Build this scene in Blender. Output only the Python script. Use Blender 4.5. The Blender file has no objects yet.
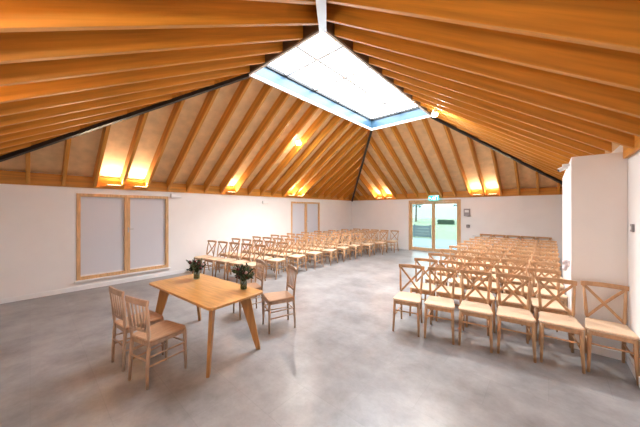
import bpy, bmesh, math, random
from mathutils import Vector, Matrix
random.seed(7)
S = 1.75                     # eye height in metres; room figures below are multiples of it
D = bpy.data
COL = bpy.context.scene.collection
R = math.radians

# ------------------------------------------------------------------ materials
def mat(name, col, rough=.5, metal=0., var=0., scale=6., stretch=(1, 1, 1), bump=0., spec=.5, emit=None, estr=0.,
        detail=4., coords='Object', sheen=0.):
    m = D.materials.new(name); m.use_nodes = True
    nt = m.node_tree; b = nt.nodes['Principled BSDF']
    b.inputs['Base Color'].default_value = (*col, 1)
    b.inputs['Roughness'].default_value = rough
    b.inputs['Metallic'].default_value = metal
    b.inputs['Specular IOR Level'].default_value = spec
    if emit:
        b.inputs['Emission Color'].default_value = (*emit, 1); b.inputs['Emission Strength'].default_value = estr
    if var or bump:
        tc = nt.nodes.new('ShaderNodeTexCoord'); mp = nt.nodes.new('ShaderNodeMapping')
        mp.inputs['Scale'].default_value = stretch
        no = nt.nodes.new('ShaderNodeTexNoise'); no.inputs['Scale'].default_value = scale
        no.inputs['Detail'].default_value = detail
        nt.links.new(tc.outputs[coords], mp.inputs['Vector']); nt.links.new(mp.outputs[0], no.inputs['Vector'])
        if var:
            cr = nt.nodes.new('ShaderNodeValToRGB')
            cr.color_ramp.elements[0].position = .3; cr.color_ramp.elements[1].position = .7
            cr.color_ramp.elements[0].color = (*[max(0, c*(1-var)) for c in col], 1)
            cr.color_ramp.elements[1].color = (*[min(1, c*(1+var)) for c in col], 1)
            nt.links.new(no.outputs['Fac'], cr.inputs[0]); nt.links.new(cr.outputs[0], b.inputs['Base Color'])
        if bump:
            bp = nt.nodes.new('ShaderNodeBump'); bp.inputs['Strength'].default_value = bump
            bp.inputs['Distance'].default_value = .01
            nt.links.new(no.outputs['Fac'], bp.inputs['Height']); nt.links.new(bp.outputs[0], b.inputs['Normal'])
    return m

def glass(name, tint=(1, 1, 1), refl=.06):
    m = D.materials.new(name); m.use_nodes = True; nt = m.node_tree
    nt.nodes.remove(nt.nodes['Principled BSDF'])
    out = nt.nodes['Material Output']
    t = nt.nodes.new('ShaderNodeBsdfTransparent'); t.inputs[0].default_value = (*tint, 1)
    g = nt.nodes.new('ShaderNodeBsdfGlossy'); g.inputs['Roughness'].default_value = .03
    mx = nt.nodes.new('ShaderNodeMixShader'); mx.inputs[0].default_value = refl
    nt.links.new(t.outputs[0], mx.inputs[1]); nt.links.new(g.outputs[0], mx.inputs[2]); nt.links.new(mx.outputs[0], out.inputs[0])
    return m

def cloth(name, col, trans=.4):
    m = D.materials.new(name); m.use_nodes = True; nt = m.node_tree
    nt.nodes.remove(nt.nodes['Principled BSDF']); out = nt.nodes['Material Output']
    d = nt.nodes.new('ShaderNodeBsdfDiffuse'); d.inputs[0].default_value = (*col, 1)
    t = nt.nodes.new('ShaderNodeBsdfTranslucent'); t.inputs[0].default_value = (*col, 1)
    mx = nt.nodes.new('ShaderNodeMixShader'); mx.inputs[0].default_value = trans
    nt.links.new(d.outputs[0], mx.inputs[1]); nt.links.new(t.outputs[0], mx.inputs[2]); nt.links.new(mx.outputs[0], out.inputs[0])
    return m

def floor_mat():
    m = D.materials.new('floor_tile'); m.use_nodes = True; nt = m.node_tree; b = nt.nodes['Principled BSDF']
    tc = nt.nodes.new('ShaderNodeTexCoord')
    n1 = nt.nodes.new('ShaderNodeTexNoise'); n1.inputs['Scale'].default_value = 1.6; n1.inputs['Detail'].default_value = 8
    n1.inputs['Roughness'].default_value = .7
    br = nt.nodes.new('ShaderNodeTexBrick'); br.inputs['Scale'].default_value = 1.
    br.inputs['Brick Width'].default_value = .9; br.inputs['Row Height'].default_value = .45; br.inputs['Mortar Size'].default_value = .003
    br.inputs['Color1'].default_value = (1, 1, 1, 1); br.inputs['Color2'].default_value = (.93, .93, .93, 1)
    br.inputs['Mortar'].default_value = (.86, .86, .86, 1); br.inputs['Bias'].default_value = 0
    cr = nt.nodes.new('ShaderNodeValToRGB')
    cr.color_ramp.elements[0].position = .3; cr.color_ramp.elements[0].color = (.165, .158, .158, 1)
    cr.color_ramp.elements[1].position = .72; cr.color_ramp.elements[1].color = (.36, .352, .356, 1)
    mx = nt.nodes.new('ShaderNodeMix'); mx.data_type = 'RGBA'; mx.blend_type = 'MULTIPLY'; mx.inputs[0].default_value = 1
    nt.links.new(tc.outputs['Object'], n1.inputs['Vector']); nt.links.new(tc.outputs['Object'], br.inputs['Vector'])
    nt.links.new(n1.outputs['Fac'], cr.inputs[0]); nt.links.new(cr.outputs[0], mx.inputs[6]); nt.links.new(br.outputs['Color'], mx.inputs[7])
    nt.links.new(mx.outputs[2], b.inputs['Base Color'])
    b.inputs['Roughness'].default_value = .30; b.inputs['Specular IOR Level'].default_value = .4
    return m

M = dict(
    wall=mat('white_plaster', (.82, .805, .795), .85, var=.015, scale=3),
    floor=floor_mat(),
    rafter_x=mat('glulam_across', (.56, .235, .026), .5, var=.28, scale=3., stretch=(.25, 6, 6), bump=.03),
    rafter_y=mat('glulam_along', (.56, .235, .026), .5, var=.28, scale=3., stretch=(6, .25, 6), bump=.03),
    deck=mat('ply_deck', (.80, .56, .30), .65, var=.12, scale=5, stretch=(1, 1, 1)),
    trimmer=mat('dark_stained_wood', (.10, .05, .02), .5, var=.2, scale=4),
    steel=mat('dark_steel', (.022, .02, .02), .45, metal=.3),
    litsteel=mat('lit_hip_steel', (.48, .53, .56), .4, metal=.2),  # near-right hip: dark steel with its lit look put into the colour
    white=mat('white_paint', (.82, .82, .82), .4),
    bar=mat('grey_glazing_bar', (.80, .82, .84), .5),
    upstand=mat('dark_blue_upstand', (.045, .10, .155), .35),  # one even dark blue over the whole upstand
    oak=mat('oak_frame', (.62, .38, .19), .5, var=.2, scale=8, stretch=(4, 4, .6)),
    glass=glass('clear_glass', (.56, .635, .635), .05),
    skyglass=glass('roof_glass', (.97, .985, 1), .04),
    blind=cloth('roller_blind', (.66, .675, .73), .06),
    table=mat('oak_top', (.56, .28, .085), .32, var=.18, scale=4, stretch=(1, 9, 9)),
    tleg=mat('oak_leg', (.42, .20, .06), .42, var=.2, scale=5, stretch=(5, 5, .6)),
    chair=mat('chair_wood', (.49, .285, .15), .45, var=.16, scale=9, stretch=(3, 3, 1)),
    seat=mat('woven_seat', (.68, .49, .33), .7, var=.1, scale=60, bump=.25),
    lime=mat('limed_wood', (.44, .30, .21), .5, var=.16, scale=9, stretch=(3, 3, 1)),
    limeseat=mat('limed_seat', (.42, .25, .15), .45, var=.14, scale=8, stretch=(6, 1, 1)),
    leaf=mat('dark_leaf', (.022, .045, .018), .55, var=.4, scale=20),
    leaf2=mat('sage_leaf', (.12, .17, .09), .6, var=.3, scale=20),
    bloom=mat('pale_bloom', (.55, .36, .34), .7, var=.1, scale=30),
    bloomd=mat('dark_bloom', (.10, .012, .02), .6, var=.3, scale=30),
    jar=glass('jar_glass', (.72, .80, .76), .10),
    water=glass('jar_water', (.5, .58, .5), .05),
    plastic=mat('white_plastic', (.75, .75, .74), .4),
    greybox=mat('grey_plastic', (.32, .29, .29), .5),
    darkbox=mat('dark_plastic', (.06, .05, .05), .45),
    sign=mat('sign_green', (.0, .28, .22), .4, emit=(.02, .5, .55), estr=1.2),
    signw=mat('sign_white', (.8, .9, .9), .4, emit=(.75, .97, 1.), estr=1.6),
    led=mat('led_warm', (1, .8, .5), .4, emit=(1., .75, .42), estr=6),
    lamp=mat('lamp_lens', (1, 1, 1), .4, emit=(1., .95, .88), estr=150),
    bundle=mat('pink_white_paper', (.80, .74, .78), .8, var=.08, scale=20),
    patio=mat('patio_slab', (.075, .088, .10), .8, var=.15, scale=2),
    grass=mat('lawn', (.075, .098, .05), .9, var=.3, scale=3),
    hedge=mat('hedge_leaf', (.008, .028, .012), .8, var=.5, scale=8),
    fence=mat('grey_fence', (.06, .082, .095), .7, var=.2, scale=6),
    bark=mat('bark', (.09, .07, .05), .9, var=.3, scale=10),
    treeleaf=mat('far_leaf', (.10, .14, .11), .8, var=.4, scale=5),
    brass=mat('satin_handle', (.45, .45, .44), .3, metal=.9),
)

# ------------------------------------------------------------------ mesh helpers
def obj(name, bm, m, parent=None, smooth=False, bevel=0., loc=None):
    bmesh.ops.recalc_face_normals(bm, faces=bm.faces)
    me = D.meshes.new(name); bm.to_mesh(me); bm.free()
    if smooth:
        for p in me.polygons: p.use_smooth = True
    me.materials.append(M[m] if isinstance(m, str) else m)
    o = D.objects.new(name, me); COL.objects.link(o)
    if loc is not None: o.location = loc
    if parent: o.parent = parent
    if bevel:
        b = o.modifiers.new('bevel', 'BEVEL'); b.width = bevel; b.segments = 2; b.limit_method = 'ANGLE'
    return o

def box(bm, x0, x1, y0, y1, z0, z1, mtx=None):
    v = [Vector((x, y, z)) for x in (x0, x1) for y in (y0, y1) for z in (z0, z1)]
    if mtx: v = [mtx @ p for p in v]
    v = [bm.verts.new(p) for p in v]
    for f in ((0, 1, 3, 2), (4, 6, 7, 5), (0, 4, 5, 1), (2, 3, 7, 6), (0, 2, 6, 4), (1, 5, 7, 3)):
        bm.faces.new([v[i] for i in f])
    return bm

def hexa(bm, q):             # 4 bottom corners then 4 top corners
    v = [bm.verts.new(p) for p in q]
    for f in ((3, 2, 1, 0), (4, 5, 6, 7), (0, 1, 5, 4), (1, 2, 6, 5), (2, 3, 7, 6), (3, 0, 4, 7)):
        bm.faces.new([v[i] for i in f])
    return bm

def B(*a): return box(bmesh.new(), *a)

def tube(bm, pts, rad, n=8, flat=None, up=Vector((0, 0, 1))):
    """sweep a round (or flat=(w,t)) section along pts"""
    pts = [Vector(p) for p in pts]; rings = []
    if not isinstance(rad, (list, tuple)): rad = [rad]*len(pts)
    for i, p in enumerate(pts):
        t = (pts[min(i+1, len(pts)-1)] - pts[max(i-1, 0)]).normalized()
        a = up.cross(t)
        if a.length < 1e-3: a = Vector((1, 0, 0)).cross(t)
        a.normalize(); b = t.cross(a)
        ring = []
        for k in range(n):
            an = 2*math.pi*k/n + math.pi/n
            if flat:
                ca, sa = math.cos(an), math.sin(an)
                ca = math.copysign(abs(ca)**.45, ca); sa = math.copysign(abs(sa)**.45, sa)
                q = p + a*ca*flat[0]/2 + b*sa*flat[1]/2
            else:
                q = p + (a*math.cos(an) + b*math.sin(an))*rad[i]
            ring.append(bm.verts.new(q))
        rings.append(ring)
    for r0, r1 in zip(rings, rings[1:]):
        for k in range(n): bm.faces.new((r0[k], r0[(k+1) % n], r1[(k+1) % n], r1[k]))
    bm.faces.new(rings[0]); bm.faces.new(rings[-1])
    return bm

def T(*a, **k): return tube(bmesh.new(), *a, **k)

def lathe(bm, prof, n=20, cap=True):
    rings = []
    for r, z in prof:
        rings.append([bm.verts.new((r*math.cos(2*math.pi*k/n), r*math.sin(2*math.pi*k/n), z)) for k in range(n)])
    for a, b in zip(rings, rings[1:]):
        for k in range(n): bm.faces.new((a[k], a[(k+1) % n], b[(k+1) % n], b[k]))
    if cap:
        bm.faces.new(rings[0]); bm.faces.new(rings[-1])
    return bm

def plate(bm, outline, z0, z1, rnd=0.):
    """horizontal plate from a plan outline; rnd pulls the top and bottom edges in"""
    c = Vector((sum(p[0] for p in outline)/len(outline), sum(p[1] for p in outline)/len(outline)))
    def ring(z, k): return [bm.verts.new((c.x+(x-c.x)*k, c.y+(y-c.y)*k, z)) for x, y in outline]
    lv = [(z0, 1-rnd), (z0+(z1-z0)*.3, 1), (z0+(z1-z0)*.7, 1), (z1, 1-rnd)] if rnd else [(z0, 1), (z1, 1)]
    rs = [ring(*l) for l in lv]; n = len(outline)
    for a, b in zip(rs, rs[1:]):
        for k in range(n): bm.faces.new((a[k], a[(k+1) % n], b[(k+1) % n], b[k]))
    bm.faces.new(rs[0]); bm.faces.new(rs[-1])
    return bm

def rrect(w0, w1, y0, y1, r, n=4):
    """rounded trapezoid: half widths w0 at y0 (front), w1 at y1 (back)"""
    out = []
    for (x, y, a0) in ((w1-r, y1-r, 0), (-w1+r, y1-r, 90), (-w0+r, y0+r, 180), (w0-r, y0+r, 270)):
        for k in range(n+1):
            a = R(a0+90*k/n); out.append((x+r*math.cos(a), y+r*math.sin(a)))
    return out

def tag(o, label=None, cat=None, group=None, kind=None):
    if label: o['label'] = label
    if cat: o['category'] = cat
    if group: o['group'] = group
    if kind: o['kind'] = kind
    return o

def thing(name, loc, rz, label, cat, group=None):
    o = D.objects.new(name, None); o.empty_display_size = .1; COL.objects.link(o)
    o.location = loc; o.rotation_euler = (0, 0, rz)
    return tag(o, label, cat, group)

def struct(name, bm, m, **k):
    return tag(obj(name, bm, m, **k), kind='structure')

def copy_tree(o, parent=None):
    c = o.copy(); COL.objects.link(c)
    if parent: c.parent = parent
    for ch in list(o.children): copy_tree(ch, c)
    return c

# ------------------------------------------------------------------ room figures (in eye heights)
XL, YF, XR, YN = -4.376, 6.35, .39, -.63           # left, far, right, near wall faces
ZE, ZS, ZF = .282, 1.53, -1.                       # eave, skylight edge, floor (from the eye)
X0, X1, Y0, Y1 = -2.50, -1.41, 1.624, 4.277        # skylight
SL = (ZS-ZE)/(X0-XL); SF = (ZS-ZE)/(YF-Y1); SN = (ZS-ZE)/(Y0-YN); SR = .66
ZR = ZS-SR*(XR-X1)                                 # right eave
DV = .165                                          # rafter depth measured upright
def W(x, y, z): return Vector((x*S, y*S, (z+1)*S))
def zl(x): return ZS-SL*(X0-x)
def zf(y): return ZS-SF*(y-Y1)
def zn(y): return ZS-SN*(Y0-y)
def zr(x): return ZS-SR*(x-X1)

# ---- floor and walls
t = .12
struct('floor', B((XL-t)*S, (XR+t)*S, (YN-t)*S, (YF+t)*S, -.12, 0), 'floor')

def wall_with_hole(name, axis, face, out, a0, a1, top, holes):
    """wall slab standing on the floor, inner face at `face`, spanning a0..a1, with rectangular openings"""
    bm = bmesh.new(); lo, hi = min(face, face+out)*S, max(face, face+out)*S
    def put(p, q, z0, z1):
        if q-p < 1e-4 or z1-z0 < 1e-4: return
        if axis == 'x': box(bm, lo, hi, p*S, q*S, (z0+1)*S, (z1+1)*S)
        else: box(bm, p*S, q*S, lo, hi, (z0+1)*S, (z1+1)*S)
    cur = a0
    for (h0, h1, z0, z1) in sorted(holes):
        put(cur, h0, ZF, top); put(h0, h1, ZF, z0); put(h0, h1, z1, top); cur = h1
    put(cur, a1, ZF, top)
    return struct(name, bm, 'wall')

WIN1 = (.387, 1.405, -.865, .205); WIN2 = (3.94, 4.90, -.865, .195)
DOOR = (-2.637, -1.464, -.998, .240)
wall_with_hole('wall_left', 'x', XL, -t, YN-t, YF+t, ZE+DV-.012, [WIN1, WIN2])
wall_with_hole('wall_far', 'y', YF, t, XL+.0005, XR+t, ZE+DV-.012, [DOOR])
wall_with_hole('wall_near', 'y', YN, -t, XL+.0005, XR+t, ZE+DV-.012, [])
wall_with_hole('wall_right', 'x', XR, t, YN+.0005, YF-.0005, ZR+DV-.03, [])
# boxed-out bulkhead on the right
BX, BY0, BY1, BZ = .123, 2.62, 4.27, .388
o = struct('wall_bulkhead', B(BX*S, (XR-.001)*S, BY0*S, BY1*S, 0.001, (BZ+1)*S), 'wall')
# skirtings
sk = .055
for nm, a in (('baseboard_left', (XL, XL+.008, YN+.01, YF-.01)), ('baseboard_far', (XL+.009, DOOR[0]-.01, YF-.008, YF)),
              ('baseboard_far_end', (DOOR[1]+.01, XR-.01, YF-.008, YF)), ('baseboard_near', (XL+.009, XR-.009, YN, YN+.008)),
              ('baseboard_right', (XR-.008, XR, YN+.01, BY0-.01)), ('baseboard_bulkhead', (BX, XR-.01, BY0-.008, BY0)),
              ('baseboard_bulkhead_side', (BX-.008, BX, BY0-.008, BY1))):
    struct(nm, B(a[0]*S, a[1]*S, a[2]*S, a[3]*S, .001, sk*S), 'white', bevel=.004)

# ---- roof: boarding with rafters, hips and eave boards as its parts
bm = bmesh.new()
def quad(*p):
    bm.faces.new([bm.verts.new(W(*q)) for q in p])
e = .0
quad((XL-t, YN, zl(XL-t)+DV), (X0, Y0, ZS+DV), (X0, Y1, ZS+DV), (XL-t, YF, zl(XL-t)+DV))
quad((XL, YF+t, zf(YF+t)+DV), (X0, Y1, ZS+DV), (X1, Y1, ZS+DV), (X1+SF/SR*(YF+t-Y1), YF+t, zf(YF+t)+DV))
quad((X1, Y0, ZS+DV), (X1, Y1, ZS+DV), (X1+SF/SR*(YF+t-Y1), YF+t, zf(YF+t)+DV), (X1+SN/SR*(Y0-YN+t), YN-t, zn(YN-t)+DV))
quad((XL, YN-t, zn(YN-t)+DV), (X0, Y0, ZS+DV), (X1, Y0, ZS+DV), (X1+SN/SR*(Y0-YN+t), YN-t, zn(YN-t)+DV))
quad((XL, YF+t, zf(YF+t)+DV), (X0, Y1, ZS+DV), (XL-t, YF, zl(XL-t)+DV))
quad((XL, YN-t, zn(YN-t)+DV), (X0, Y0, ZS+DV), (XL-t, YN, zl(XL-t)+DV))
bmesh.ops.remove_doubles(bm, verts=bm.verts, dist=.001)
roof = struct('ceiling', bm, 'deck')
so = roof.modifiers.new('thick', 'SOLIDIFY'); so.thickness = .05; so.offset = 1 if roof.data.polygons[0].normal.z > 0 else -1

RW = .017                                          # half rafter width
def rafter(side, c):
    bm = bmesh.new()
    def tip(side, c):
        if side == 'L': return X0-(Y0-c)*(X0-XL)/(Y0-YN) if c < Y0 else X0-(c-Y1)*(X0-XL)/(YF-Y1) if c > Y1 else X0
        if side == 'R': return X1+(Y0-c)*SN/SR if c < Y0 else X1+(c-Y1)*SF/SR if c > Y1 else X1
        if side == 'F': return Y1+(X0-c)*(YF-Y1)/(X0-XL) if c < X0 else Y1+(c-X1)*SR/SF if c > X1 else Y1
        return Y0-(X0-c)*(Y0-YN)/(X0-XL) if c < X0 else Y0-(c-X1)*SR/SN if c > X1 else Y0
    z = dict(L=zl, R=zr, F=zf, N=zn)[side]
    e0 = dict(L=XL+.002, R=XR-.002, F=YF-.002, N=YN+.002)[side]
    if side == 'R' and BY0-.03 < c < BY1+.03: e0 = X1+(ZS-BZ)/SR-.004
    sg = 1 if side in 'RF' else -1               # the tip lies on the skylight side of the eave
    t0, t1 = tip(side, c-RW)+sg*.03, tip(side, c+RW)+sg*.03
    if (e0-max(t0, t1))*sg < .06 and (e0-min(t0, t1))*sg < .06: return
    if (e0-t0)*sg < .02 or (e0-t1)*sg < .02: return
    pr = [(e0, c-RW), (t0, c-RW), (t1, c+RW), (e0, c+RW)]
    q = [(a, b) if side in 'LR' else (b, a) for a, b in pr]
    zz = (lambda p: z(p[0])) if side in 'LR' else (lambda p: z(p[1]))
    hexa(bm, [W(*p, zz(p)) for p in q]+[W(*p, zz(p)+DV-.001) for p in q])
    o = obj('rafter', bm, 'rafter_x' if side in 'LR' else 'rafter_y', roof, bevel=.004)
    k = dict(L=-math.atan(SL), R=math.atan(SR), F=-math.atan(SF), N=math.atan(SN))[side]
    rot = Matrix.Rotation(k, 4, 'Y' if side in 'LR' else 'X')
    mt = Matrix.Translation(W(*q[0], zz(q[0]))) @ rot
    o.data.transform(mt.inverted()); o.matrix_basis = mt
SP = .283
for k in range(-2, 24): rafter('L', -.016+SP*k)
for k in range(-12, 12): rafter('F', -1.0+SP*k)
for k in range(-12, 8): rafter('N', -1.355+.276*k)
for k in range(-7, 20): rafter('R', 1.19+SP*k)
# eave boards between the rafters
for a in ((XL+.004, XL+.022, YN+.02, YF-.02, ZE+.002), (XL+.03, XR-.03, YF-.022, YF-.004, ZE+.002),
          (XL+.03, XR-.03, YN+.004, YN+.022, ZE+.002)):
    obj('eave_board', B(a[0]*S, a[1]*S, a[2]*S, a[3]*S, (a[4]+1)*S, (a[4]+1+DV-.02)*S), 'rafter_y' if a[1]-a[0] < .1 else 'rafter_x', roof)
obj('eave_board', B((XR-.022)*S, (XR-.004)*S, (YN+.02)*S, (BY0-.01)*S, (ZR+1)*S, (ZR+DV-.0+.98)*S), 'rafter_y', roof)
def hip(p, q, m, w=.019):
    d = Vector((q[0]-p[0], q[1]-p[1])).normalized(); n = Vector((-d.y, d.x))*w
    c = [(p[0]+n.x, p[1]+n.y, p[2]), (p[0]-n.x, p[1]-n.y, p[2]), (q[0]-n.x, q[1]-n.y, q[2]), (q[0]+n.x, q[1]+n.y, q[2])]
    def seg(lo, hi): return hexa(bmesh.new(), [W(x, y, z+lo) for x, y, z in c]+[W(x, y, z+hi) for x, y, z in c])
    o = obj('hip_plate', seg(-.042, -.002), m, roof); o['label'] = 'dark steel hip plate' if m == 'steel' else 'steel hip plate with lit tone in its colour'
    obj('hip_rafter', seg(-.002, DV-.012), 'rafter_x', roof)
hip((X0, Y0, ZS), (XL+.03, YN+.036, ZE+.02), 'steel')
hip((X0, Y1, ZS), (XL+.03, YF-.033, ZE+.02), 'steel')
xx = X1+SF/SR*(YF-.14-Y1); hip((X1, Y1, ZS), (xx, YF-.14, zf(YF-.14)), 'steel')
yy = YN+.15; hip((X1, Y0, ZS), (X1+SN/SR*(Y0-yy), yy, zn(yy)), 'litsteel', w=.03)
# trimmer beams round the skylight opening
for a in ((X0-.03, X1+.03, Y0-.028, Y0-.008), (X1+.008, X1+.028, Y0-.03, Y1+.03)):
    obj('trimmer_beam', B(a[0]*S, a[1]*S, a[2]*S, a[3]*S, (ZS-.02+1)*S, (ZS+DV-.03+1)*S), 'trimmer', roof)

# ---- skylight
sky = D.objects.new('window_3', None); COL.objects.link(sky); sky.location = W((X0+X1)/2, (Y0+Y1)/2, ZS); tag(sky, kind='structure')
def sk_obj(name, bm, m, **k):
    o = obj(name, bm, m, **k); o.data.transform(Matrix.Translation(-sky.location)); o.parent = sky; return o
def ring(bm, x0, x1, y0, y1, w, z0, z1):
    for a in ((x0, x1, y0, y0+w), (x0, x1, y1-w, y1), (x0, x0+w, y0+w, y1-w), (x1-w, x1, y0+w, y1-w)):
        box(bm, a[0]*S, a[1]*S, a[2]*S, a[3]*S, (z0+1)*S, (z1+1)*S)
    return bm
sk_obj('lower_frame', ring(bmesh.new(), X0-.012, X1+.012, Y0-.012, Y1+.012, .022, ZS-.026, ZS+.012), 'white')
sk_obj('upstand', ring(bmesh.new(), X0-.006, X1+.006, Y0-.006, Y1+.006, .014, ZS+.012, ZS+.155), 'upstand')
sk_obj('head_frame', ring(bmesh.new(), X0-.005, X1+.005, Y0-.005, Y1+.005, .034, ZS+.155, ZS+.19), 'steel')
n = 5
for k in range(1, n):
    y = Y0+(Y1-Y0)*k/n
    sk_obj('glazing_bar', B((X0+.03)*S, (X1-.03)*S, (y-.02)*S, (y+.02)*S, (ZS+.168+1)*S, (ZS+.20+1)*S), 'bar')
sk_obj('glazing_bar', B(((X0+X1)/2-.018)*S, ((X0+X1)/2+.018)*S, (Y0+.03)*S, (Y1-.03)*S, (ZS+.166+1)*S, (ZS+.2+1)*S), 'bar')
sk_obj('pane', B((X0+.01)*S, (X1-.01)*S, (Y0+.01)*S, (Y1-.01)*S, (ZS+.192+1)*S, (ZS+.198+1)*S), 'skyglass')

# ---- windows in the left wall: oak frames, two leaves, blinds drawn
def window(name, w, blinds):
    y0, y1, z0, z1 = [v*S for v in w]; z0 += S; z1 += S
    root = D.objects.new(name, None); COL.objects.link(root); root.location = (XL*S, (y0+y1)/2, z0); tag(root, kind='structure')
    def put(nm, bm, m, **k):
        o = obj(nm, bm, m, **k); o.data.transform(Matrix.Translation(-root.location)); o.parent = root; return o
    x = XL*S; f = .055; mid = (y0+y1)/2
    bm = bmesh.new()
    box(bm, x-.10, x+.018, y0-.012, y1+.012, z1-f, z1+.012); box(bm, x-.10, x+.018, y0-.012, y1+.012, z0-.012, z0+f)
    box(bm, x-.10, x+.018, y0-.012, y0+f, z0+f, z1-f); box(bm, x-.10, x+.018, y1-f, y1+.012, z0+f, z1-f)
    put('window_frame', bm, 'oak', bevel=.003)
    put('mullion', B(x-.09, x+.014, mid-.055, mid+.055, z0+f, z1-f), 'oak', bevel=.003)
    for a, b in ((y0+f, mid-.055), (mid+.055, y1-f)):
        put('pane', B(x-.085, x-.078, a, b, z0+f, z1-f), 'glass')
        if blinds:
            put('blind', B(x-.045, x-.042, a+.001, b-.001, z0+f+.03, z1-f-.001), 'blind')
            put('blind_bar', B(x-.052, x-.034, a+.002, b-.002, z0+f+.001, z0+f+.032), 'white')
    put('sill', B(x, x+.06, y0-.05, y1+.05, z0-.045, z0-.013), 'white', bevel=.004)
    bm = B(x+.014, x+.024, mid+.008, mid+.032, z0+.98, z0+1.10); tube(bm, [(x+.024, mid+.02, z0+1.06), (x+.05, mid+.02, z0+1.06), (x+.05, mid+.12, z0+1.06)], .008)
    put('handle', bm, 'brass')
    return root
window('window_1', WIN1, True); window('window_2', WIN2, True)

# ---- glazed double door in the far wall
x0, x1 = DOOR[0]*S, DOOR[1]*S; z1 = (DOOR[3]+1)*S; y = YF*S
dr = D.objects.new('door_1', None); COL.objects.link(dr); dr.location = ((x0+x1)/2, y, 0); tag(dr, kind='structure')
def put(nm, bm, m, **k):
    o = obj(nm, bm, m, **k); o.data.transform(Matrix.Translation(-dr.location)); o.parent = dr; return o
f = .07
bm = bmesh.new(); box(bm, x0-.01, x1+.01, y-.02, y+.12, z1-f, z1+.01)
box(bm, x0-.01, x0+f, y-.02, y+.12, .004, z1-f); box(bm, x1-f, x1+.01, y-.02, y+.12, .004, z1-f)
put('door_frame', bm, 'oak', bevel=.003)
put('threshold', B(x0+f, x1-f, y-.01, y+.12, .003, .03), 'brass')
mid = (x0+x1)/2
for a, b in ((x0+f+.004, mid-.003), (mid+.003, x1-f-.004)):
    bm = bmesh.new(); w = .062
    box(bm, a, b, y+.02, y+.07, .035, .16); box(bm, a, b, y+.02, y+.07, z1-f-.085, z1-f-.004)
    box(bm, a, a+w, y+.02, y+.07, .16, z1-f-.085); box(bm, b-w, b, y+.02, y+.07, .16, z1-f-.085)
    lf = put('door_leaf', bm, 'oak', bevel=.003)
    g = put('pane', B(a+w, b-w, y+.042, y+.05, .16, z1-f-.085), 'glass')
bm = tube(bmesh.new(), [(mid+.05, y+.02, 1.0), (mid+.05, y-.035, 1.0), (mid+.17, y-.035, 1.0)], .009)
put('handle', bm, 'brass')

# ------------------------------------------------------------------ chairs
def slat_curve(a, b, bow, n=7):
    a, b = Vector(a), Vector(b)
    return [a.lerp(b, i/n)+Vector((0, bow*math.sin(math.pi*i/n), 0)) for i in range(n+1)]

def chair_base(root, wood, seatm, double, ff=-.226, rf=.272, rt=.262, ph=.83):
    obj('seat', plate(bmesh.new(), rrect(.192, .166, -.202, .195, .045), .437, .468, .04), seatm, root, smooth=False)
    bm = bmesh.new()
    for a in ((-.155, .155, -.197, -.175), (-.14, .14, .16, .18)): box(bm, *a, .395, .437)
    for s in (-1, 1):
        hexa(bm, [(s*.162, -.187, .395), (s*.142, -.187, .395), (s*.128, .17, .395), (s*.148, .17, .395),
                  (s*.162, -.187, .437), (s*.142, -.187, .437), (s*.128, .17, .437), (s*.148, .17, .437)])
    obj('seat_frame', bm, wood, root)
    for s in (-1, 1):
        obj('front_leg', T([(s*.162, -.184, .436), (s*.166, -.184+(ff+.184)*.3, .25), (s*.174, ff, 0)], [.019, .0185, .013]), wood, root, smooth=True)
        obj('back_post', T([(s*.152, rf, 0), (s*.148, .2+(rf-.2)*.35, .2), (s*.147, .2-.012, .40), (s*.15, .19, .50), (s*.16, .19+(rt-.19)*.42, .68), (s*.17, rt, ph)],
                           [.0135, .017, .018, .0175, .0155, .0135]), wood, root, smooth=True)
    zs = (.20, .29) if double else (.22,)
    for z in zs:
        for s in (-1, 1): obj('stretcher', T([(s*.168, -.184+(ff+.184)*.4, z), (s*.149, .2+(rf-.2)*.25, z+.01)], .0095, 6), wood, root, smooth=True)
    obj('stretcher', T([(-.165, -.184+(ff+.184)*.24, .30), (.165, -.184+(ff+.184)*.24, .30)], .0095, 6), wood, root, smooth=True)
    obj('stretcher', T([(-.147, .2+(rf-.2)*.2, .27), (.147, .2+(rf-.2)*.2, .27)], .0095, 6), wood, root, smooth=True)

def cross_chair():
    root = thing('crossback_chair', (0, 0, 0), 0, 'wooden cross-back chair', 'chair')
    chair_base(root, 'chair', 'seat', False)
    obj('top_rail', T([(-.193, .252, .858), (-.14, .267, .86), (0, .282, .862), (.14, .267, .86), (.193, .252, .858)], 0, 8, flat=(.024, .054)), 'chair', root)
    obj('cross_slat', T(slat_curve((-.147, .192, .475), (.158, .254, .832), .03), 0, 8, flat=(.010, .03)), 'chair', root)
    obj('cross_slat', T(slat_curve((.147, .192, .475), (-.158, .254, .832), .016), 0, 8, flat=(.010, .03)), 'chair', root)
    return root

def spindle_chair():
    root = thing('spindle_chair', (0, 0, 0), 0, 'spindle-back chair', 'chair')
    chair_base(root, 'lime', 'limeseat', True, -.19, .205, .222)
    obj('top_rail', T([(-.186, .22, .845), (-.11, .232, .85), (0, .239, .852), (.11, .232, .85), (.186, .22, .845)], 0, 8, flat=(.024, .062)), 'lime', root)
    obj('lower_rail', T([(-.15, .194, .56), (0, .206, .56), (.15, .194, .56)], 0, 8, flat=(.02, .034)), 'lime', root)
    for i in range(5):
        x = (i-2)*.058
        obj('spindle', T([(x, .204, .565), (x*1.05, .215, .68), (x*1.1, .233, .835)], .0085, 6), 'lime', root, smooth=True)
    return root

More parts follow.
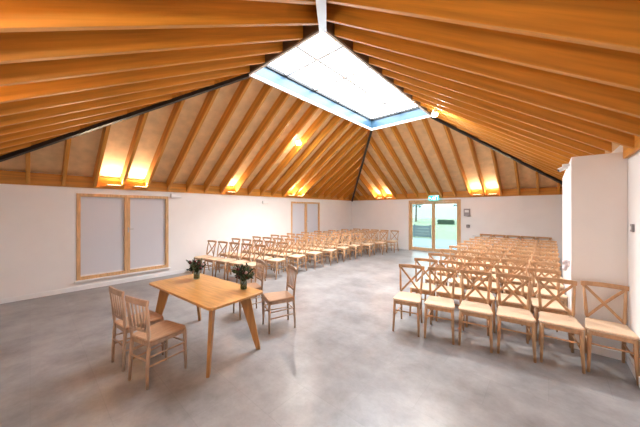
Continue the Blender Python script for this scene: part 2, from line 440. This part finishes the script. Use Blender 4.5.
ORD = ['front', 'second', 'third', 'fourth', 'fifth', 'sixth', 'seventh', 'eighth', 'ninth', 'tenth']
SEATN = ['aisle seat', 'second seat from aisle', 'third seat from aisle', 'fourth seat from aisle', 'fifth seat from aisle', 'sixth seat from aisle']
proto = cross_chair(); used = [False]
def place(x, y, rz, label, group):
    o = proto if not used[0] else copy_tree(proto)
    used[0] = True
    o.location = (x*S, y*S, .0005); o.rotation_euler = (0, 0, rz); o['label'] = label; o['group'] = group
    return o
BK = .262/S       # from chair centre back to its top rail
def rowchairs(px, py, a, n, pitch, rowname, block, group, fromaisle):
    """px,py: aisle-side end of the back rail line; a: slant of the row"""
    for k in range(n):
        d = (k+.5)*pitch*(1 if block == 'right' else -1)
        bx, by = px+d*math.cos(a), py+d*math.sin(a)
        rz = R((13, 12, 10, 8, 5, 1)[k]) if rowname == 'front' and block == 'right' else a+R(random.uniform(-1.2, 1.2))
        cx, cy = bx+BK*math.sin(rz), by-BK*math.cos(rz)
        nm = SEATN[k]
        if block == 'right' and rowname == 'front' and k == 5: nm = 'last seat, before the white bulkhead'
        if block == 'left' and k == 4: nm = 'seat nearest the wall'
        place(cx, cy, rz, f'wooden cross-back chair {block} of aisle, {rowname} row, {nm}', group)
rowchairs(-1.05, 2.262, R(13.5), 6, .2485, 'front', 'right', 'chairs right of the aisle', True)
for i in range(1, 9):
    rowchairs(-1.052, 2.245+.415*i, R(max(3, 12.5-1.2*i)), 5, .231, ORD[i], 'right', 'chairs right of the aisle', True)
for k in range(5):
    place(-1.0+.228*(k)+.02, 6.17, 0, f'wooden cross-back chair against far wall right of door, {["first","second","third","fourth","fifth"][k]} from left', 'chairs along the far wall')
for i in range(10):
    rowchairs(-2.955 if i < 7 else -2.955+.085*(i-6), 2.215+.417*i, R(max(3, 11-.8*i)), 5, .266, ORD[i], 'left', 'chairs left of the aisle', False)

sp = spindle_chair()
spots = [(-1.79, .525, R(180+15), 'limed spindle-back chair nearest the camera, drawn up to near side of table'),
         (-2.08, .49, R(180+8), 'limed spindle-back chair at near side of table, farther left of two'),
         (-1.745, 1.425, R(-22), 'spindle-back chair on far side of table, standing clear at the right'),
         (-2.175, 1.40, R(-14), 'spindle-back chair on far side of table, half hidden behind flowers')]
for i, (x, y, rz, lb) in enumerate(spots):
    o = sp if i == 0 else copy_tree(sp)
    o.location = (x*S, y*S, .0005); o.rotation_euler = (0, 0, rz); o['label'] = lb; o['group'] = 'chairs round the table'

# ------------------------------------------------------------------ table
TA = math.atan2(.075, .90)
tx, ty = -1.952, .868
tb = thing('oak_table', (tx*S, ty*S, 0), TA, 'oak table with rounded corners and splayed tapering legs', 'table')
TH = .742
L2, W2 = .80, .365
bm = plate(bmesh.new(), rrect(L2, L2, -W2, W2, .06, 6), TH-.03, TH, 0)
obj('tabletop', bm, 'table', tb, bevel=.006)
for sx in (-1, 1):
    for sy in (-1, 1):
        fx, fy = sx*(L2-.09), sy*(W2-.03); qx, qy = sx*(L2-.215), sy*(W2-.155)
        bm = bmesh.new()
        u = Vector((sx, sy, 0)).normalized(); v = Vector((-u.y, u.x, 0))
        def sec(cx, cy, z, a, b):
            c = Vector((cx, cy, z)); return [c-u*a-v*b, c+u*a-v*b, c+u*a+v*b, c-u*a+v*b]
        hexa(bm, sec(fx, fy, .001, .026, .016)+sec(qx, qy, TH-.0305, .07, .019))
        obj('leg', bm, 'tleg', tb, bevel=.004)
bm = bmesh.new()
for sy in (-1, 1): box(bm, -L2+.24, L2-.24, sy*(W2-.19)-.011, sy*(W2-.19)+.011, TH-.09, TH-.031)
for sx in (-1, 1): box(bm, sx*(L2-.225)-.011, sx*(L2-.225)+.011, -W2+.20, W2-.20, TH-.09, TH-.031)
obj('apron', bm, 'tleg', tb)

# ------------------------------------------------------------------ jars of flowers
def leaf(bm, p, d, L, w):
    d = d.normalized(); s = d.cross(Vector((random.uniform(-1, 1), random.uniform(-1, 1), random.uniform(-1, 1)))).normalized()
    n = d.cross(s)
    v = [bm.verts.new(q) for q in (p, p+d*L*.35+s*w/2+n*w*.15, p+d*L-n*L*.12, p+d*L*.35-s*w/2+n*w*.15, p+d*L*.45)]
    for f in ((0, 1, 4), (1, 2, 4), (2, 3, 4), (3, 0, 4)): bm.faces.new([v[i] for i in f])

def ball(bm, c, r):
    bmesh.ops.create_icosphere(bm, subdivisions=2, radius=r, matrix=Matrix.Translation(c))

def flowers(x, y, label_v, label_b, seed, sc):
    rnd = random.Random(seed); z = TH+.0008
    j = obj('glass_jar', lathe(bmesh.new(), [(.036, 0), (.042, .004), (.043, .09), (.036, .108), (.037, .124), (.033, .124), (.032, .108), (.038, .088), (.038, .009), (.001, .008)], 20), 'jar', smooth=True)
    j.location = (x*S, y*S, z); tag(j, label_v, 'vase', 'jars of flowers')
    w = obj('water', lathe(bmesh.new(), [(.036, .010), (.0365, .07), (.001, .07)], 16), 'water', j, smooth=True)
    root = thing('flower_bouquet', (x*S, y*S, z+.012), 0, label_b, 'flowers', 'bunches of flowers')
    st = bmesh.new(); lf = bmesh.new(); l2 = bmesh.new(); bl = bmesh.new(); bd = bmesh.new()
    for k in range(44):
        a = rnd.uniform(0, 6.283); rr = math.sqrt(rnd.random())*.125*sc; h = rnd.uniform(.13, .27)*sc
        tip = Vector((math.cos(a)*rr, math.sin(a)*rr, h)); mid = Vector((math.cos(a)*.018, math.sin(a)*.018, .105))
        tube(st, [(math.cos(a)*-.015, math.sin(a)*-.015, .004), mid, tip], .0025, 5)
        tgt = lf if k % 4 else l2
        for q in range(13):
            tt = rnd.uniform(.15, 1.); p = mid.lerp(tip, tt)
            leaf(tgt, p, (tip-mid).normalized()+Vector((rnd.uniform(-1, 1), rnd.uniform(-1, 1), rnd.uniform(-.5, .8))), rnd.uniform(.035, .065), rnd.uniform(.016, .028))
        if k % 15 == 0: ball(bl, tip*.95+Vector((0, 0, .01)), rnd.uniform(.016, .024))
        elif k % 5 == 3: ball(bd, tip*.9+Vector((0, 0, .01)), rnd.uniform(.016, .022))
    obj('stems', st, 'leaf', root)
    obj('foliage', lf, 'leaf', root); o = obj('foliage', l2, 'leaf2', root); o['label'] = 'paler sage-green sprigs'
    o = obj('blossoms', bl, 'bloom', root, smooth=True); o['label'] = 'pale pink blossoms'
    o = obj('blossoms', bd, 'bloomd', root, smooth=True); o['label'] = 'dark red blossoms'
flowers(-2.213, .93, 'glass jar on the far left of the oak table', 'dark green bouquet in the jar at the left end of table', 3, 1.0)
flowers(-1.665, 1.035, 'glass jar at the right-hand end of the oak table', 'dark bouquet in the jar at the right end of table', 5, 1.05)

# ------------------------------------------------------------------ fittings
def light(name, kind, loc, energy, col, parent=None, **k):
    l = D.lights.new(name, kind); l.energy = energy; l.color = col
    for a, b in k.items(): setattr(l, a, b)
    o = D.objects.new(name, l); COL.objects.link(o); o.location = loc
    if parent: o.parent = parent
    return o
WARM = (1., .80, .54)
def uplight(side, c, label, e):
    if side == 'L': loc = W(XL+.095, c, ZE+.05); rz = R(-90)
    elif side == 'F': loc = W(c, YF-.095, ZE+.05); rz = R(180)
    elif side == 'N': loc = W(c, YN+.095, ZE+.05); rz = 0
    else: loc = W(XR-.095, c, ZR+.05); rz = R(90)
    r = thing('eave_uplight', loc, rz, label, 'light', 'warm uplights along the eaves')
    obj('housing', B(-.14, .14, -.125, .035, -.010, .0), 'oak', r)
    obj('diffuser', B(-.12, .12, -.012, .012, .0005, .006), 'led', r)
    l = light('lamp', 'AREA', (0, -.0, .03), e, WARM, r, shape='RECTANGLE', size=.26, size_y=.05)
    l.rotation_euler = (R(180-28), 0, 0)
UP = []
for c, lb in ((.737, 'warm uplight on eave above large window, left bay'), (1.03, 'warm uplight on eave above large window, right bay'),
              (2.42, 'warm uplight on left eave between the two windows'), (3.86, 'warm uplight on left eave, before the far window'),
              (4.14, 'warm uplight on left eave, above the far window')):
    uplight('L', c, lb, 6 if c < 2 else 4.5)
for c, lb in ((-3.41, 'warm uplight on far eave left of glazed door, left bay'), (-3.13, 'warm uplight on far eave left of glazed door, right bay'),
              (-1.14, 'warm uplight on far eave right of exit sign, left bay'), (-.86, 'warm uplight on far eave right of exit sign, right bay')):
    uplight('F', c, lb, 5)
for c in (-2.05, -1.22, -.40): uplight('N', c, 'added unseen warm uplight on the near eave behind the camera', 6)  # unseen uplights, added to warm the near slope
for c in (.05, .62): uplight('R', c, 'added unseen warm uplight on the right eave by the camera', 6)  # added out of view to brighten the right slope

def spot(x, y, z, label, e, aim, col=(1, .96, .91)):
    r = thing('spotlight', W(x, y, z), 0, label, 'light', 'spotlights on the rafters')
    obj('bracket', T([(0, 0, .10), (0, 0, .055)], .008), 'white', r)
    obj('can', lathe(bmesh.new(), [(.035, .06), (.055, .05), (.06, -.02), (.066, -.03)], 16), 'white', r, smooth=True)
    obj('lens', lathe(bmesh.new(), [(.058, -.031), (.068, -.05), (.066, -.07), (.05, -.092), (.02, -.102)], 16), 'lamp', r, smooth=True)
    l = light('lamp', 'SPOT', (0, 0, -.13), e, col, r, spot_size=R(125), spot_blend=.6, shadow_soft_size=.06)
    d = (Vector(aim)-Vector((x, y, z))); l.rotation_euler = d.to_track_quat('-Z', 'Y').to_euler()
spot(-3.04, 2.90, zl(-3.04)-.05, 'bright spotlight on the left roof slope above the chairs', 150, (-3.0, 3.0, -1))
spot(-1.13, 3.56, zr(-1.13)-.045, 'bright spotlight beside the far right corner of the skylight', 190, (-.9, 3.6, -1))
spot(-.62, .1, zn(.1)-.05, 'added fill spotlight on the near roof slope, out of view', 6, (-1.2, 1., -1))  # unseen lamp added as weak floor fill

# exit sign over the door
ex = thing('exit_sign', W(-2.01, YF-.09, .285), 0, 'green illuminated running-man exit sign above the glazed door', 'sign')
obj('panel', B(-.20, .20, -.012, .012, -.09, .09), 'sign', ex, bevel=.003)
obj('mount', B(-.21, .21, -.02, .02, .0905, .125), 'white', ex)
bm = bmesh.new(); yb = -.0165
def flat2(pts, th=.02): tube(bm, [(a, yb, b) for a, b in pts], 0, 8, flat=(.003, th), up=Vector((0, 1, 0))) if False else [
    box(bm, 0, 1, -.5, .5, -.5, .5, Matrix.Translation((p[0], yb, p[1])) @ Matrix.Rotation(-math.atan2(q[1]-p[1], q[0]-p[0]), 4, 'Y') @ Matrix.Diagonal((math.hypot(q[0]-p[0], q[1]-p[1]), .004, th, 1))) for p, q in zip(pts, pts[1:])]
flat2([(.00, .03), (-.02, -.015)], .028); flat2([(-.02, -.015), (-.055, -.03), (-.085, -.055)]); flat2([(-.015, -.015), (.02, -.04), (.015, -.075)])
flat2([(.0, .028), (.035, .012), (.05, .03)], .014); flat2([(-.005, .028), (-.045, .022), (-.05, -.005)], .014); flat2([(.005, .052), (.023, .052)], .022)
flat2([(.075, -.075), (.075, .07)], .012); flat2([(.07, .07), (.165, .07)], .012); flat2([(.16, .07), (.16, -.075)], .012)
flat2([(-.11, .0), (-.175, .0)], .018); flat2([(-.14, .035), (-.175, .0)], .018); flat2([(-.14, -.035), (-.175, .0)], .018)
obj('pictogram', bm, 'signw', ex)

def wallbox(name, x, y, z, sx, sy, sz, m, label, cat, m2=None, inner=None):
    o = thing(name, W(x, y, z), 0, label, cat)
    obj('case', B(-sx/2, sx/2, -sy/2, sy/2, -sz/2, sz/2), m, o, bevel=.006)
    if inner: obj(inner[0], B(*inner[1]), inner[2], o)
    return o
wallbox('emergency_light', XL+.0201, 1.515, .228, .07, .26, .11, 'plastic', 'white emergency light on left wall beside the large window', 'light', inner=('diffuser', (.0352, .045, -.11, .11, -.04, .04), 'white'))
wallbox('emergency_light', XL+.0201, 3.21, .165, .07, .26, .10, 'plastic', 'white emergency light on left wall before the far window', 'light', inner=('diffuser', (.0352, .045, -.11, .11, -.035, .035), 'white'))
wallbox('alarm_panel', -1.335, YF-.0201, -.045, .21, .07, .28, 'greybox', 'grey control panel on far wall right of the glazed door', 'panel', inner=('display', (-.07, .07, -.042, -.0352, .0, .09), 'plastic'))
wallbox('call_point', -1.315, YF-.0144, -.345, .11, .05, .11, 'darkbox', 'small dark box on far wall below the grey panel', 'call point', inner=('cover', (-.04, .04, -.031, -.0252, -.04, .04), 'greybox'))
wallbox('light_switch', XR-.0065, 2.456, -.108, .02, .085, .085, 'greybox', 'small grey switch plate on the right wall by bulkhead', 'switch', inner=('rocker', (-.0145, -.0102, -.015, .015, -.02, .02), 'plastic'))
wallbox('socket', -1.20, YF-.0065, -.56, .15, .02, .086, 'plastic', 'white double socket low on far wall right of door', 'socket', inner=('rocker', (-.05, .05, -.0145, -.0102, .02, .03), 'greybox'))
cm = thing('security_camera', W(BX-.03, BY0+.16, BZ-.06), R(15), 'small white camera high on the corner of white bulkhead', 'camera')
obj('mount', B(-.02, .045, -.02, .02, .025, .06), 'plastic', cm); obj('body', T([(-.06, 0, -.02), (.02, 0, .02)], .028, 10), 'plastic', cm, smooth=True)
obj('lens', T([(-.062, 0, -.021), (-.07, 0, -.025)], .018, 10), 'darkbox', cm)
bu = bmesh.new(); rb = random.Random(4)
for k in range(16): ball(bu, Vector((rb.uniform(-.03, .03), rb.uniform(-.03, .03), rb.uniform(-.075, .075))), rb.uniform(.028, .042))
o = obj('paper_pompom', bu, 'bundle', smooth=True); o.scale = (.6, .6, .8); o.location = (BX*S-.047, 2.66*S, (1-.414)*S)
tag(o, 'small pale pinkish-white bundle at the wall end of the chairs', 'bundle')

# ------------------------------------------------------------------ outside
struct('ground', B(-40, 34, YF*S+.32, 60, -.12, -.03), 'grass')
struct('patio', B(-14, 4, YF*S+.32, YF*S+5.2, -.029, -.0), 'patio')
fn = thing('garden_fence', (-9.75, 16.9, -.0), R(6), 'low grey-blue boarded fence beyond the glazed door', 'fence')
for k in range(9):
    obj('post', B(-4+k*1.0-.05, -4+k*1.0+.05, -.05, .05, -.03, .80), 'fence', fn)
for z in (.0, .19, .38, .57): obj('rail', B(-4.05, 4.05, -.075, -.051, z, z+.175), 'fence', fn)
hd = bmesh.new(); rh = random.Random(2)
for k in range(900):
    c = Vector((rh.uniform(-.95, .95), rh.uniform(-.3, .3), rh.uniform(0, .55)))
    leaf(hd, c, Vector((rh.uniform(-1, 1), rh.uniform(-1, 1), rh.uniform(0, 1))), .12, .08)
box(hd, -.93, .93, -.27, .27, 0, .54)
o = obj('hedge', hd, 'hedge'); o.location = (-9.75, 35, -.03); tag(o, 'dark green clipped hedge beyond the lawn', 'hedge')
def tree(x, y, h, label):
    r = thing('tree', (x, y, -.03), 0, label, 'tree', 'trees beyond the garden')
    tr = bmesh.new(); tube(tr, [(0, 0, -.02), (.05, .0, h*.4), (0, .1, h*.8)], [.16, .12, .04])
    for k in range(7):
        a = k*.9; z = h*(.35+.06*k); tube(tr, [(0, 0, z), (math.cos(a)*h*.2, math.sin(a)*h*.2, z+h*.17)], [.05, .015], 5)
    obj('trunk', tr, 'bark', r)
    cr = bmesh.new()
    for k in range(700):
        a = random.uniform(0, 6.283); u = random.uniform(-1, 1); q = random.random()**.4
        c = Vector((math.cos(a)*math.sqrt(1-u*u)*q*h*.3, math.sin(a)*math.sqrt(1-u*u)*q*h*.3, h*.66+u*q*h*.34))
        leaf(cr, c, Vector((random.uniform(-1, 1), random.uniform(-1, 1), random.uniform(-.6, .6))), .45, .26)
    obj('crown', cr, 'treeleaf', r)
tree(-15.5, 40, 7.0, 'distant tree seen through left leaf of the glazed door')
tree(-9.0, 42, 6.0, 'distant tree seen through right leaf of the glazed door')

# ------------------------------------------------------------------ world, daylight, camera
wd = D.worlds.new('overcast'); bpy.context.scene.world = wd; wd.use_nodes = True
nt = wd.node_tree; bg = nt.nodes['Background']
tc = nt.nodes.new('ShaderNodeTexCoord'); sx = nt.nodes.new('ShaderNodeSeparateXYZ'); cr = nt.nodes.new('ShaderNodeValToRGB')
cr.color_ramp.elements[0].position = 0; cr.color_ramp.elements[0].color = (.13, .155, .16, 1)
cr.color_ramp.elements[1].position = .75; cr.color_ramp.elements[1].color = (1., 1.05, 1.1, 1)
nt.links.new(tc.outputs['Generated'], sx.inputs[0]); nt.links.new(sx.outputs['Z'], cr.inputs[0]); nt.links.new(cr.outputs[0], bg.inputs['Color'])
bg.inputs['Strength'].default_value = 10.0
pl = light('skylight_portal', 'AREA', W((X0+X1)/2, (Y0+Y1)/2, ZS+.21), 1, (1, 1, 1), None, shape='RECTANGLE', size=(X1-X0)*S, size_y=(Y1-Y0)*S)
pl.data.cycles.is_portal = True
pd = light('door_portal', 'AREA', ((DOOR[0]+DOOR[1])/2*S, YF*S+.25, 1.1), 1, (1, 1, 1), None, shape='RECTANGLE', size=2.2, size_y=2.2)
pd.rotation_euler = (R(-90), 0, 0); pd.data.cycles.is_portal = True
for w in (WIN1, WIN2):
    p = light('window_portal', 'AREA', (XL*S-.25, (w[0]+w[1])/2*S, ((w[2]+w[3])/2+1)*S), 1, (1, 1, 1), None, shape='RECTANGLE', size=2., size_y=2.)
    p.rotation_euler = (0, R(-90), 0); p.data.cycles.is_portal = True

sc = bpy.context.scene
cam = D.cameras.new('camera'); co = D.objects.new('camera', cam); COL.objects.link(co)
co.location = (0, 0, S); co.rotation_euler = (R(90), 0, .7264)
cam.sensor_width = 36; cam.lens = 257.5*36/640; cam.shift_y = -3.15/640; cam.clip_start = .05; cam.clip_end = 300
sc.camera = co
sc.view_settings.view_transform = 'Standard'; sc.view_settings.look = 'None'; sc.view_settings.gamma = 1
sc.view_settings.exposure = 1.25
sc.cycles.use_denoising = True
sc.cycles.max_bounces = 10; sc.cycles.diffuse_bounces = 6; sc.cycles.transparent_max_bounces = 16
sc.cycles.sample_clamp_indirect = 8
